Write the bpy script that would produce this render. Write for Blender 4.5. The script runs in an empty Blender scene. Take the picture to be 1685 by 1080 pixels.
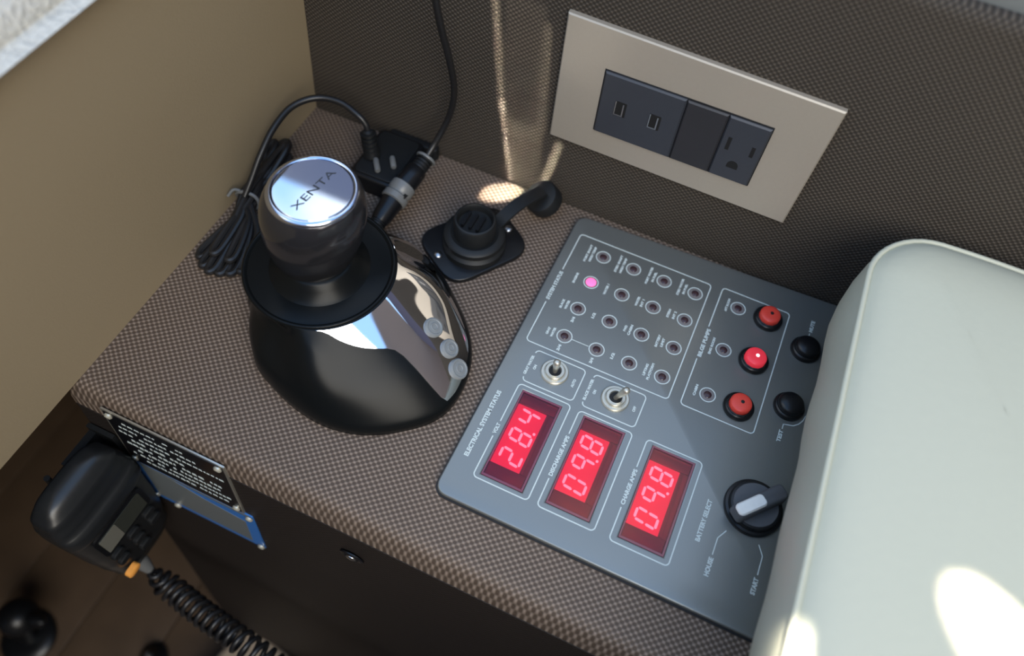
import bpy, bmesh, math, random
from mathutils import Vector, Matrix, noise
random.seed(7)
SC = bpy.context.scene
COL = SC.collection
MM = 0.001

# ------------------------------------------------------------------ camera, world, light, exposure
cd = bpy.data.cameras.new('camera'); cam = bpy.data.objects.new('camera', cd); COL.objects.link(cam)
cam.location = (.2577, -.31604, .36673); cam.rotation_euler = (.55305, -.06771, .42485)
cd.sensor_width = 36; cd.lens = 36*1272.8/1685; cd.clip_start = .01; cd.clip_end = 100
cd.dof.use_dof = True; cd.dof.focus_distance = .40; cd.dof.aperture_fstop = 4.5
SC.camera = cam

W = bpy.data.worlds.new('sky'); SC.world = W; W.use_nodes = True
n = W.node_tree.nodes; l = W.node_tree.links; n.clear()
tc = n.new('ShaderNodeTexCoord'); sep = n.new('ShaderNodeSeparateXYZ'); l.new(tc.outputs['Generated'], sep.inputs[0])
sky = n.new('ShaderNodeValToRGB'); l.new(sep.outputs['Z'], sky.inputs[0])
cr = sky.color_ramp; cr.elements[0].position = 0; cr.elements[0].color = (.66, .70, .72, 1)
cr.elements[1].position = 1; cr.elements[1].color = (.22, .45, .86, 1)
e = cr.elements.new(.35); e.color = (.42, .60, .86, 1)
ns = n.new('ShaderNodeTexNoise'); ns.inputs['Scale'].default_value = 1.7; ns.inputs['Detail'].default_value = 5
mp = n.new('ShaderNodeMapping'); mp.inputs['Location'].default_value = (.3, .9, .4); l.new(tc.outputs['Generated'], mp.inputs[0]); l.new(mp.outputs[0], ns.inputs['Vector'])
cl = n.new('ShaderNodeValToRGB'); l.new(ns.outputs['Fac'], cl.inputs[0])
cl.color_ramp.elements[0].position = .50; cl.color_ramp.elements[0].color = (0, 0, 0, 1)
cl.color_ramp.elements[1].position = .63; cl.color_ramp.elements[1].color = (1, 1, 1, 1)
mx = n.new('ShaderNodeMix'); mx.data_type = 'RGBA'; l.new(cl.outputs[0], mx.inputs[0]); l.new(sky.outputs[0], mx.inputs[6]); mx.inputs[7].default_value = (1.5, 1.42, 1.22, 1)
bg = n.new('ShaderNodeBackground'); l.new(mx.outputs[2], bg.inputs[0]); bg.inputs[1].default_value = 1.35
wo = n.new('ShaderNodeOutputWorld'); l.new(bg.outputs[0], wo.inputs[0])

def area(name, loc, target, sx, sy, power, col=(1, .96, .88), spread=180, roll=0):
    d = bpy.data.lights.new(name, 'AREA'); d.shape = 'RECTANGLE'; d.size = sx*MM; d.size_y = sy*MM
    d.energy = power; d.color = col; d.spread = math.radians(spread)
    o = bpy.data.objects.new(name, d); COL.objects.link(o); o.location = Vector(loc)*MM
    q = (Vector(target)-Vector(loc)).to_track_quat('-Z', 'Y'); o.rotation_euler = (q.to_matrix() @ Matrix.Rotation(math.radians(roll), 3, 'Z')).to_euler()
    return o
def beam(a, b, width, dirn, dist, power, shape='RECTANGLE', spread=1.0, col=(1, .91, .76)):
    """narrow shaft of reflected sunlight that lands as a strip from a to b (mm)"""
    a, b, D = Vector(a), Vector(b), Vector(dirn).normalized(); s = b-a; y = (s-D*s.dot(D)); L_ = y.length; y.normalize(); x = y.cross(-D)
    d = bpy.data.lights.new('sunbeam', 'AREA'); d.shape = shape; d.size = width*MM; d.size_y = L_*MM; d.energy = power; d.color = col; d.spread = math.radians(spread)
    o = bpy.data.objects.new('sunbeam', d); COL.objects.link(o)
    o.location = ((a+b)/2-D*dist)*MM; o.rotation_euler = Matrix((x, y, -D)).transposed().to_euler(); return o
# broad daylight through the open side of the cockpit, and narrow sunbeams past its edges
area('daylight', (760, -1000, 860), (120, -170, 20), 900, 900, 16, (1, .94, .83))
WD = (.12, .75, -.6)
beam((141, 0, 2), (131, 0, 62), 2.4, WD, 300, .0042); beam((132, 0, 54), (123.5, 0, 126), 3, WD, 300, .0022)
beam((161, 0, 2), (169, 0, 46), 3, WD, 300, .0032); beam((157, 0, 50), (153, 0, 120), 3, WD, 300, .0012)
beam((151, 0, 1), (147, 0, 50), 19, WD, 300, .0034); beam((147, 0, 40), (140, 0, 130), 22, WD, 300, .0020)
beam((129, -20, 0), (150, -3, 0), 12, (.05, .45, -.9), 400, .0075, 'ELLIPSE')
beam((389, -182, 98), (440, -226, 98), 27, (.05, .1, -1), 500, .034, 'ELLIPSE', 1.5)
beam((344, -218, 90), (345, -262, 90), 6, (.1, .1, -1), 500, .008, 'ELLIPSE', 1.5)
SC.view_settings.view_transform = 'Standard'; SC.view_settings.look = 'None'
SC.view_settings.gamma = 1; SC.view_settings.use_curve_mapping = False; SC.view_settings.exposure = 0.42

# ------------------------------------------------------------------ materials
def mat(name, col, rough=.5, metal=0, coat=0, emis=None, es=0, spec=.5, bump=None, coat_rough=.05):
    m = bpy.data.materials.new(name); m.use_nodes = True; t = m.node_tree; b = t.nodes['Principled BSDF']
    b.inputs['Base Color'].default_value = (*col, 1); b.inputs['Roughness'].default_value = rough
    b.inputs['Metallic'].default_value = metal; b.inputs['Coat Weight'].default_value = coat; b.inputs['Coat Roughness'].default_value = coat_rough
    b.inputs['Specular IOR Level'].default_value = spec
    if emis: b.inputs['Emission Color'].default_value = (*emis, 1); b.inputs['Emission Strength'].default_value = es
    tc = t.nodes.new('ShaderNodeTexCoord'); nz = t.nodes.new('ShaderNodeTexNoise'); t.links.new(tc.outputs['Object'], nz.inputs['Vector'])
    sc, amt, dist = bump or (400, .06, .00004)
    nz.inputs['Scale'].default_value = sc; nz.inputs['Detail'].default_value = 4
    # slight procedural mottling of colour plus fine relief
    hs = t.nodes.new('ShaderNodeMapRange'); hs.inputs['To Min'].default_value = 1-amt; hs.inputs['To Max'].default_value = 1+amt
    t.links.new(nz.outputs['Fac'], hs.inputs['Value'])
    mu = t.nodes.new('ShaderNodeVectorMath'); mu.operation = 'SCALE'; mu.inputs[0].default_value = col; t.links.new(hs.outputs[0], mu.inputs['Scale'])
    t.links.new(mu.outputs[0], b.inputs['Base Color'])
    if dist > 0:
        bp = t.nodes.new('ShaderNodeBump'); bp.inputs['Distance'].default_value = dist; bp.inputs['Strength'].default_value = .6
        t.links.new(nz.outputs['Fac'], bp.inputs['Height']); t.links.new(bp.outputs[0], b.inputs['Normal'])
    return m

def fabric(name, dark, light, pitch, ax, rough=.75, dist=.0004):
    """coarse dotted weave, ax = the two object axes that lie in the cloth"""
    m = bpy.data.materials.new(name); m.use_nodes = True; t = m.node_tree; b = t.nodes['Principled BSDF']; L = t.links
    tc = t.nodes.new('ShaderNodeTexCoord'); sp = t.nodes.new('ShaderNodeSeparateXYZ'); L.new(tc.outputs['Object'], sp.inputs[0])
    nz = t.nodes.new('ShaderNodeTexNoise'); nz.inputs['Scale'].default_value = 60; L.new(tc.outputs['Object'], nz.inputs['Vector'])
    big = t.nodes.new('ShaderNodeTexNoise'); big.inputs['Scale'].default_value = 9; big.inputs['Detail'].default_value = 4; L.new(tc.outputs['Object'], big.inputs['Vector'])
    s = []
    for k, a in enumerate(ax):
        m1 = t.nodes.new('ShaderNodeMath'); m1.operation = 'MULTIPLY'; m1.inputs[1].default_value = 2*math.pi/(pitch[k]*MM); L.new(sp.outputs[a], m1.inputs[0])
        ad = t.nodes.new('ShaderNodeMath'); ad.operation = 'MULTIPLY_ADD'; ad.inputs[1].default_value = .8; L.new(nz.outputs['Fac'], ad.inputs[0]); L.new(m1.outputs[0], ad.inputs[2])
        m2 = t.nodes.new('ShaderNodeMath'); m2.operation = 'SINE'; L.new(ad.outputs[0], m2.inputs[0]); s.append(m2)
    pr = t.nodes.new('ShaderNodeMath'); pr.operation = 'MULTIPLY'; L.new(s[0].outputs[0], pr.inputs[0]); L.new(s[1].outputs[0], pr.inputs[1])
    mr = t.nodes.new('ShaderNodeMapRange'); mr.inputs['From Min'].default_value = -.35; mr.inputs['From Max'].default_value = .95; L.new(pr.outputs[0], mr.inputs['Value'])
    cm = t.nodes.new('ShaderNodeMix'); cm.data_type = 'RGBA'; cm.inputs[6].default_value = (*dark, 1); cm.inputs[7].default_value = (*light, 1); L.new(mr.outputs[0], cm.inputs[0])
    wr = t.nodes.new('ShaderNodeMapRange'); wr.inputs['To Min'].default_value = .82; wr.inputs['To Max'].default_value = 1.18; L.new(big.outputs['Fac'], wr.inputs['Value'])
    mu = t.nodes.new('ShaderNodeVectorMath'); mu.operation = 'SCALE'; L.new(cm.outputs[2], mu.inputs[0]); L.new(wr.outputs[0], mu.inputs['Scale'])
    L.new(mu.outputs[0], b.inputs['Base Color']); b.inputs['Roughness'].default_value = rough
    b.inputs['Specular IOR Level'].default_value = .22
    bp = t.nodes.new('ShaderNodeBump'); bp.inputs['Distance'].default_value = dist; bp.inputs['Strength'].default_value = .9
    L.new(mr.outputs[0], bp.inputs['Height']); L.new(bp.outputs[0], b.inputs['Normal'])
    return m

M = {}
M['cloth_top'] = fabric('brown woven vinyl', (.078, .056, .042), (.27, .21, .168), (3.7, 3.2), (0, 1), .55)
M['cloth_front_shaded'] = fabric('brown woven vinyl shaded front', (.015, .0115, .010), (.022, .017, .015), (3.4, 3.4), (0, 2), .6, .0002)  # same vinyl darkened: shade of the front face put into the colour
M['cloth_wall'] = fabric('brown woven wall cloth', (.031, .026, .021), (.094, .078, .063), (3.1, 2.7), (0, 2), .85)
M['beige'] = mat('beige vinyl', (.315, .25, .158), .55, bump=(900, .04, .00015))
M['pad'] = mat('white perforated vinyl', (.60, .585, .53), .6, bump=(420, .35, .003))
M['glassy'] = mat('added tinted screen', (.10, .10, .15), .15)
M['brown'] = mat('added bulkhead brown', (.13, .095, .08), .7)
M['wood'] = mat('dark brown floor board', (.085, .055, .034), .5, bump=(30, .3, .0001))
M['gap'] = mat('black gap', (.01, .009, .008), .8)
M['shell'] = mat('added dark lining', (.05, .035, .028), .8)
M['grey_trim'] = mat('grey coaming', (.16, .17, .165), .5)
M['panel'] = mat('grey anodised face plate', (.232, .245, .238), .36, .6, bump=(1500, .03, .00001), spec=.6)
M['gasket'] = mat('black gasket', (.012, .013, .016), .6)
M['print'] = mat('pale grey print', (.56, .63, .62), .6, bump=(1500, .02, 0))
M['black'] = mat('black plastic', (.006, .0065, .008), .32, spec=.4)
M['black_soft'] = mat('black rubber', (.009, .010, .011), .5, spec=.35)
M['black_gloss'] = mat('gloss black shell', (.005, .006, .0065), .30, spec=.16, bump=(500, .05, 0))
M['handset'] = mat('handset shell', (.011, .012, .013), .33, spec=.5)
M['knob'] = mat('smoked metal knob', (.055, .055, .062), .17, .7, coat=.3, bump=(500, .04, 0))
M['chrome'] = mat('mirror chrome', (.86, .87, .90), .035, 1, bump=(300, .02, 0))
M['chrome_ring'] = mat('satin chrome ring', (.62, .67, .80), .16, 1, bump=(300, .02, 0))
M['etch'] = mat('etched grey line', (.035, .04, .05), .5)
M['btn_grey'] = mat('grey rubber button', (.21, .225, .23), .45)
M['nickel'] = mat('worn nickel', (.62, .59, .50), .33, .8)
M['led_dark'] = mat('unlit lamp lens', (.045, .022, .026), .25)
M['led_rim'] = mat('lamp recess', (.17, .155, .155), .5)
M['led_pink'] = mat('lit pink lamp', (.6, .1, .3), .4, emis=(1, .14, .36), es=.95)
M['red_btn'] = mat('red button', (.74, .06, .04), .38)
M['red_btn_lit'] = mat('lit red button', (.70, .03, .05), .35, emis=(1, .05, .08), es=.25)
M['red_dark'] = mat('dark red acrylic', (.17, .022, .045), .22, coat=.6)
M['red_glow'] = mat('glowing red display', (.5, .01, .04), .4, emis=(.80, .05, .19), es=.64)
M['digit'] = mat('pink lit digit', (.9, .3, .4), .5, emis=(1, .66, .72), es=1.9)
M['grey_knob'] = mat('charcoal selector', (.085, .09, .10), .45)
M['white_pl'] = mat('off white pointer', (.86, .86, .83), .45)
M['plate'] = mat('champagne wall plate', (.40, .355, .295), .42, .35, bump=(600, .03, .00001))
M['module'] = mat('graphite module', (.030, .034, .044), .45)
M['module_dk'] = mat('black blank module', (.020, .020, .024), .5)
M['slot'] = mat('slot black', (.004, .004, .004), .6)
M['metal'] = mat('steel contact', (.45, .46, .48), .3, 1)
M['seat'] = mat('pale vinyl', (.485, .485, .385), .5, bump=(260, .02, .0002))
M['cord'] = mat('charcoal cord sheath', (.012, .012, .013), .36)
M['conn_grey'] = mat('grey moulded collar', (.15, .155, .155), .35)
M['tag_black'] = mat('black plaque', (.006, .006, .008), .3)
M['tag_edge'] = mat('bare metal edge', (.52, .50, .44), .35, .8)
M['tag_blue'] = mat('blue plaque film', (.035, .16, .48), .3)
M['tag_grey'] = mat('grey plaque field', (.13, .145, .15), .35)
M['screw'] = mat('pale screw head', (.70, .67, .55), .35, .6)
M['screen'] = mat('grey handset screen', (.15, .145, .12), .3)
M['screen_dk'] = mat('dark handset screen', (.035, .038, .032), .2)
M['orange'] = mat('orange key', (.85, .36, .07), .5)
M['cream'] = mat('cream cloth', (.42, .33, .24), .8)
lens = bpy.data.materials.new('clear red window'); lens.use_nodes = True; t = lens.node_tree; t.nodes.clear()
tr = t.nodes.new('ShaderNodeBsdfTransparent'); tr.inputs[0].default_value = (.95, .42, .50, 1)
gl = t.nodes.new('ShaderNodeBsdfGlossy'); gl.inputs['Roughness'].default_value = .06
fr = t.nodes.new('ShaderNodeFresnel'); fr.inputs[0].default_value = 1.45
ms = t.nodes.new('ShaderNodeMixShader'); t.links.new(fr.outputs[0], ms.inputs[0]); t.links.new(tr.outputs[0], ms.inputs[1]); t.links.new(gl.outputs[0], ms.inputs[2])
ou = t.nodes.new('ShaderNodeOutputMaterial'); t.links.new(ms.outputs[0], ou.inputs[0]); M['lens'] = lens

# ------------------------------------------------------------------ mesh helpers (all coordinates in mm, world space)
class MB:
    def __init__(s): s.v = []; s.f = []
    def add(s, v, f, mtx=None):
        b = len(s.v); s.v += [tuple(mtx @ Vector(p)) if mtx else tuple(p) for p in v]; s.f += [tuple(b+i for i in q) for q in f]; return s
    def box(s, x0, y0, z0, x1, y1, z1, mtx=None):
        return s.add([(x0,y0,z0),(x1,y0,z0),(x1,y1,z0),(x0,y1,z0),(x0,y0,z1),(x1,y0,z1),(x1,y1,z1),(x0,y1,z1)],
                     [(0,3,2,1),(4,5,6,7),(0,1,5,4),(1,2,6,5),(2,3,7,6),(3,0,4,7)], mtx)
    def stack(s, rings, cap0=True, cap1=True, mtx=None):
        """rings: list of equal-length closed loops, bottom to top, counter-clockwise seen from above"""
        n_ = len(rings[0]); v = [p for r in rings for p in r]; f = []
        for k in range(len(rings)-1):
            for i in range(n_):
                j = (i+1) % n_; f.append((k*n_+i, k*n_+j, (k+1)*n_+j, (k+1)*n_+i))
        if cap0: f.append(tuple(range(n_))[::-1])
        if cap1: f.append(tuple((len(rings)-1)*n_+i for i in range(n_)))
        return s.add(v, f, mtx)
    def slab(s, loop, z0, z1, bev=.4, mtx=None):
        """prism over a convex-ish 2D loop with a bevelled top edge"""
        return s.stack([[(x, y, z0) for x, y in loop], [(x, y, z1-bev) for x, y in loop]] +
                       [[(x, y, z1-bev*(1-math.sin(a))) for x, y in inset(loop, bev*(1-math.cos(a)))] for a in (math.pi/6, math.pi/3, math.pi/2)], mtx=mtx)
    def lathe(s, prof, c=(0,0,0), n_=48, mtx=None, cap0=True, cap1=True):
        return s.stack([[(c[0]+r*math.cos(2*math.pi*i/n_), c[1]+r*math.sin(2*math.pi*i/n_), c[2]+z) for i in range(n_)] for r, z in prof], cap0, cap1, mtx)
    def tube(s, pts, r, n_=12, closed=False, caps=True):
        P = [Vector(p) for p in pts]; rings = []; up = None
        for i, p in enumerate(P):
            a = P[i-1] if i or closed else p; b = P[(i+1) % len(P)] if i < len(P)-1 or closed else p
            t_ = (b-a).normalized()
            if up is None: up = Vector((0,0,1)) if abs(t_.z) < .9 else Vector((1,0,0))
            side = t_.cross(up).normalized(); up = side.cross(t_).normalized()
            rr = r(i/(len(P)-1)) if callable(r) else r
            rings.append([tuple(p + side*math.cos(2*math.pi*k/n_)*rr + up*math.sin(2*math.pi*k/n_)*rr) for k in range(n_)])
        if closed: rings.append(rings[0])
        return s.stack(rings, caps and not closed, caps and not closed)
def smoothpts(P, k=8):
    """Catmull-Rom through control points"""
    P = [Vector(p) for p in P]; P = [2*P[0]-P[1]] + P + [2*P[-1]-P[-2]]; out = []
    for i in range(1, len(P)-2):
        for j in range(k):
            u = j/k; a, b, c, d = P[i-1:i+3]
            out.append(.5*(2*b+(c-a)*u+(2*a-5*b+4*c-d)*u*u+(3*b-a-3*c+d)*u**3))
    out.append(P[-2]); return out
def rrect(x0, y0, x1, y1, r, k=5):
    o = []
    for cx, cy, a0 in ((x1-r, y1-r, 0), (x0+r, y1-r, 90), (x0+r, y0+r, 180), (x1-r, y0+r, 270)):
        for i in range(k+1):
            a = math.radians(a0+90*i/k); o.append((cx+r*math.cos(a), cy+r*math.sin(a)))
    return o
def inset(loop, d):
    n_ = len(loop); o = []
    for i in range(n_):
        a = Vector(loop[i-1]); b = Vector(loop[i]); c = Vector(loop[(i+1) % n_])
        e1 = (b-a); e2 = (c-b)
        e1 = e1.normalized() if e1.length > 1e-6 else e2.normalized(); e2 = e2.normalized() if e2.length > 1e-6 else e1
        nn = Vector((-e1.y-e2.y, e1.x+e2.x)); L_ = nn.length
        nn = nn/L_ if L_ > 1e-6 else Vector((-e1.y, e1.x))
        co = max(.4, nn.dot(Vector((-e1.y, e1.x)))); p = b+nn*d/co; o.append((p.x, p.y))
    return o
def ribbon(pts, w, z, th=.08):
    """flat printed line of width w following 2D points"""
    P = [Vector(p) for p in pts]; lft = []; rgt = []
    for i, p in enumerate(P):
        a = P[max(0, i-1)]; b = P[min(len(P)-1, i+1)]; d = (b-a).normalized(); nn = Vector((-d.y, d.x))*w/2
        lft.append(p+nn); rgt.append(p-nn)
    m = MB(); k = len(P)
    v = [(q.x, q.y, z+th) for q in lft]+[(q.x, q.y, z+th) for q in rgt]+[(q.x, q.y, z-.2) for q in lft]+[(q.x, q.y, z-.2) for q in rgt]
    f = []
    for i in range(k-1):
        f += [(i, k+i, k+i+1, i+1), (2*k+i, i, i+1, 2*k+i+1), (k+i, 3*k+i, 3*k+i+1, k+i+1)]
    return m.add(v, f)

def setp(o, label=None, cat=None, group=None, kind=None):
    for k, v in (('label', label), ('category', cat), ('group', group), ('kind', kind)):
        if v: o[k] = v
    return o
def thing(name, loc, label, cat, group=None):
    o = bpy.data.objects.new(name, None); o.empty_display_size = .01; COL.objects.link(o); o.location = Vector(loc)*MM
    return setp(o, label, cat, group)
def org(o):
    p = Vector((0,0,0))
    while o: p = p + o.location; o = o.parent
    return p
def obj(name, mb, m, parent=None, smooth=True, label=None, angle=38, loc=None):
    """links one mesh object; world-mm vertices become local to the parent (or to loc when top-level)"""
    base = org(parent) if parent else Vector(loc or (0,0,0))*MM
    me = bpy.data.meshes.new(name); me.from_pydata([tuple(Vector(v)*MM-base) for v in mb.v], [], mb.f); me.update()
    bm = bmesh.new(); bm.from_mesh(me); bmesh.ops.remove_doubles(bm, verts=bm.verts, dist=1e-7); bmesh.ops.recalc_face_normals(bm, faces=bm.faces)
    if smooth:
        for f in bm.faces: f.smooth = True
        for e in bm.edges:
            if len(e.link_faces) == 2 and e.calc_face_angle(0) > math.radians(angle): e.smooth = False
    bm.to_mesh(me); bm.free()
    me.materials.append(M[m] if isinstance(m, str) else m)
    o = bpy.data.objects.new(name, me); COL.objects.link(o)
    if parent: o.parent = parent
    elif loc: o.location = Vector(loc)*MM
    if label: o['label'] = label
    return o
FONT_CACHE = {}
def text_obj(name, s, x, y0, y1, h, z, m, parent, xdir=(0,1), bold=.02, label=None, th=.08):
    """a printed word running from y0 to y1 along xdir, letter tops towards -x (as on the panel); h = capital height in mm"""
    cu = bpy.data.curves.new(name, 'FONT'); cu.body = s; cu.size = 1; cu.offset = bold; cu.align_x = 'LEFT'; cu.resolution_u = 3
    tmp = bpy.data.objects.new('tmp', cu); me = bpy.data.meshes.new_from_object(tmp); bpy.data.objects.remove(tmp); bpy.data.curves.remove(cu)
    xs = [v.co.x for v in me.vertices]; ys = [v.co.y for v in me.vertices]
    a, b, c, d = min(xs), max(xs), min(ys), max(ys); Lw = y1-y0
    mb = MB(); D = Vector(xdir).normalized(); U = Vector((-D.y, D.x))
    base = Vector((x, y0)) - U*h/2
    def tp(v, zz):
        p = base + D*((v.co.x-a)/(b-a)*Lw) + U*((v.co.y-c)/(d-c)*h); return (p.x, p.y, zz)
    vs = [tp(v, z+th) for v in me.vertices]; fs = [tuple(p.vertices) for p in me.polygons]
    mb.add(vs, fs); bpy.data.meshes.remove(me)
    return obj(name, mb, m, parent, smooth=False, label=label)

# ================================================================== the setting
random.seed(3)
# brown upholstered back wall with a rounded top edge
m = MB(); prof = [(0,-500),(0,184)] + [(6-6*math.cos(a), 184+6*math.sin(a)) for a in (.3,.6,.9,1.2,1.57,1.95,2.35,2.75)] + [(12,184),(12,-500)]
m.stack([[(x, y, z) for y, z in prof] for x in (-500, 900)])
setp(obj('wall_back', m, 'cloth_wall'), kind='structure')
tr_ = MB().slab([(-500,17),(900,17),(900,110),(-500,110)], 120, 195, 2); setp(obj('trim_1', tr_, 'grey_trim', angle=30), kind='structure')
gp = MB().box(-500, 12.05, 120, 900, 16.9, 180); setp(obj('trim_2', gp, 'gap'), kind='structure')
# beige side wall, leaning very slightly inwards, open below its lower edge
lean = .065
m = MB(); m.stack([[(-26, y, 0), (0, y, 0), (lean*174, y, 174), (-26, y, 174)] for y in (-.6, -900)])
setp(obj('wall_left', m, 'beige'), kind='structure')
# white padded rail on top of it
m = MB(); pr = [(-120,174),(11.2,174),(12.4,175.5),(12.6,179),(10.5,185),(5,190.5),(-4,194),(-16,196),(-120,197)]
prs = [(p.x, p.y) for p in smoothpts([(a, b, 0) for a, b in pr], 4)]
m.stack([[(x, y, z) for x, z in prs] for y in (-.6, -900)]); setp(obj('trim_3', m, 'pad', angle=80), kind='structure')
m = MB().box(-500, -900, 150, -121, -.6, 189); setp(obj('added_side_ledge', m, 'pad'), kind='structure')  # unseen side ledge, added to keep skylight off the floor below
# unseen windscreen and brown bulkheads, added for reflections and to block low sky
setp(obj('added_windscreen', MB().box(-700, 520, 150, 1300, 530, 1035), 'glassy', smooth=False), kind='structure')
setp(obj('added_wall_right', MB().box(1150, -1200, -500, 1180, 520, 1450), 'brown', smooth=False), kind='structure')
setp(obj('added_wall_front', MB().box(-520, -1240, -500, 1180, -1200, 1000), 'brown', smooth=False), kind='structure')
# floor, and an unseen hull lining added to keep the footwell dark
m = MB().box(-520, -1200, -500, -500, 0, 189); setp(obj('added_wall_hull', m, 'shell'), kind='structure')
fl = obj('floor', MB().box(-520, -1200, -520, 1150, 0, -504), 'gap'); setp(fl, kind='structure')
x = -500
first = None
while x < 400:
    b = obj('floor_plank', MB().slab(rrect(x+.7, -1190, x+84.3, -2, .6, 1), -504, -500, .8), 'wood', fl); x += 85

# ================================================================== console
con = thing('console', (200, -120, -500), 'brown woven vinyl console whose flat top carries the grey switch panel', 'console')
k_ = .08
prof = [(-1,0), (-224,0)] + [(-224-8*math.sin(a), -8+8*math.cos(a)) for a in (.25,.5,.75,1.0,1.25,1.45)] + [(-233-k_*12, -12)]
prof2 = [(-1,0)] + prof[1:] + [(-233-k_*20, -20), (-1,-20)]
m = MB(); m.stack([[(x, y, z) for y, z in prof2] for x in (-6, 700)][::-1]); obj('console_top', m, 'cloth_top', con)
m = MB(); m.stack([[(x, y, z) for y, z in [(-1,-20.01),(-233-k_*20,-20.01),(-233-k_*500,-500),(-1,-500)]] for x in (-6, 700)][::-1]); obj('front_panel', m, 'cloth_front_shaded', con)
# thin seam bead under the rolled front edge
m = MB().tube([(-5.5, -234.6, -20), (699, -234.6, -20)], .5, 8)
obj('seam', m, 'cloth_front_shaded', con)
# recessed screw on the front face
m = MB().lathe([(7.2, 0), (7.2, .8), (5.6, 1.4), (4.4, .9), (4.2, .5)], n_=24, mtx=Matrix.Translation((160,-237,-49.3)) @ Matrix.Rotation(math.radians(90+4.6), 4, 'X'))
sc_ = obj('screw', m, 'black', con, label='black recessed screw washer')
m = MB().lathe([(3.4, .4), (3.2, 1.6), (1.8, 2.2)], n_=20, mtx=Matrix.Translation((160,-237,-49.3)) @ Matrix.Rotation(math.radians(94.6), 4, 'X')); obj('screw_head', m, 'metal', sc_)

def fy(z): return -233 + k_*z            # console front plane
def front_slab(x0, z0, x1, z1, o0, o1, r=.8):
    """thin plate lying on the console's sloping front face, o0..o1 mm proud"""
    lp = rrect(x0, z0, x1, z1, r, 3)
    return MB().stack([[(x, fy(z)-o, z) for x, z in lp] for o in (o0, o1)])
# ---- plaques
pl = thing('warning_plaque', (52, fy(-64), -64), 'black plaque with rows of pale lettering screwed to console front, above the blue plaque', 'sign')
obj('plate', front_slab(14.5, -66, 90.5, -7.5, 0, .9), 'tag_edge', pl, label='bare metal edged backing')
obj('field', front_slab(16, -64.5, 89, -9, .9, 1.2), 'tag_black', pl, label='black lettered field')
rnd = random.Random(5)
ltr = MB()
rows = [(-15,26,62,1.4),(-21,22,70,1.7),(-27,20,84,1.7),(-33,26,60,2.2),(-39,21,82,2.4),(-45,26,78,2.2),(-51,21,84,2.0),(-57,28,80,1.8)]
for zc, xa, xb, h in rows:
    x = xa
    while x < xb:
        w = rnd.uniform(1.2, 3.4)
        if rnd.random() < .86:
            dz = rnd.uniform(-.25, .25); hh = h*rnd.uniform(.7, 1)
            pts = [(x, zc+dz-hh/2), (x+w, zc+dz-hh/2), (x+w*.92, zc+dz+hh/2), (x+w*.08, zc+dz+hh/2)]
            ltr.stack([[(a, fy(b)-o, b) for a, b in pts] for o in (1.1, 1.35)])
        x += w+rnd.uniform(.5, 1.1)
o = obj('lettering', ltr, 'print', pl, smooth=False, label='rows of worn illegible pale print'); o['kind'] = 'stuff'
def plaque_screw(parent, x, z):
    m = MB().lathe([(2.3, 0), (2.3, .9), (1.6, 1.7), (.4, 1.9)], n_=16, mtx=Matrix.Translation((x, fy(z)-.9, z)) @ Matrix.Rotation(math.radians(94.6), 4, 'X'))
    return obj('screw', m, 'screw', parent)
for x, z in ((19,-12),(86,-12),(18.5,-61),(86.3,-61)): plaque_screw(pl, x, z)
pb = thing('blue_plaque', (54, fy(-92), -92), 'blue framed grey plaque on the console front, directly under the black plaque', 'sign')
obj('plate', front_slab(14.5, -116, 95, -66.4, 0, .8), 'tag_blue', pb)
m = MB(); lp = [(19,-111),(87,-111),(88,-80),(60,-76),(40,-70),(19,-70)]
m.stack([[(a, fy(b)-o, b) for a, b in lp] for o in (.8, 1.0)]); obj('field', m, 'tag_grey', pb, smooth=False, label='grey middle field')
m = MB(); lp = [(18,-69.5),(93,-69.5),(93,-67.2),(18,-67.2)]
m.stack([[(a, fy(b)-o, b) for a, b in lp] for o in (.8, 1.0)]); obj('edge_strip', m, 'tag_grey', pb, smooth=False)
for x, z in ((16.8,-112.5),(92.8,-69.6),(92.6,-113.5),(32,-114)): plaque_screw(pb, x, z)

# ================================================================== grey control panel
ZP = 4.0
PN = thing('control_panel', (280, -105, 0), 'grey electrical control panel with red displays, lamps, switches and buttons', 'control panel')
WIN = [(208.6,-185.2,230.9,-133.5), (243.3,-184.7,266.1,-133.0), (281.4,-185.2,304.3,-133.0)]
def panel_outline(d, r):
    P = [(191.2-d,-202.8-d),(368+d,-202.8-d),(368+d,-.9+min(d,.3)),(191.2-d,-8.6+d)]
    o = []
    for i in range(4):
        a, b, c = Vector(P[i-1]), Vector(P[i]), Vector(P[(i+1) % 4]); u = (a-b).normalized(); v = (c-b).normalized()
        p0 = b+u*r; p1 = b+v*r
        for k in range(7):
            t_ = k/6; o.append(p0*(1-t_)**2+b*2*t_*(1-t_)+p1*t_**2)
    return [(p.x, p.y) for p in o]
cu = bpy.data.curves.new('plate', 'CURVE'); cu.dimensions = '2D'; cu.fill_mode = 'BOTH'; cu.extrude = .0006; cu.bevel_depth = .0010; cu.bevel_resolution = 3; cu.offset = -.0010
for loop in [panel_outline(0, 7)] + [[(a,b),(c,b),(c,d),(a,d)] for a, b, c, d in WIN]:
    s = cu.splines.new('POLY'); s.points.add(len(loop)-1); s.use_cyclic_u = True
    for i, (x, y) in enumerate(loop): s.points[i].co = (x*MM, y*MM, 0, 1)
tmp = bpy.data.objects.new('tmp', cu); me = bpy.data.meshes.new_from_object(tmp); bpy.data.objects.remove(tmp)
m = MB(); m.add([(v.co.x/MM, v.co.y/MM, v.co.z/MM+ZP-1.6) for v in me.vertices], [tuple(p.vertices) for p in me.polygons])
obj('face_plate', m, 'panel', PN, angle=50)
bpy.data.meshes.remove(me)
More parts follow.
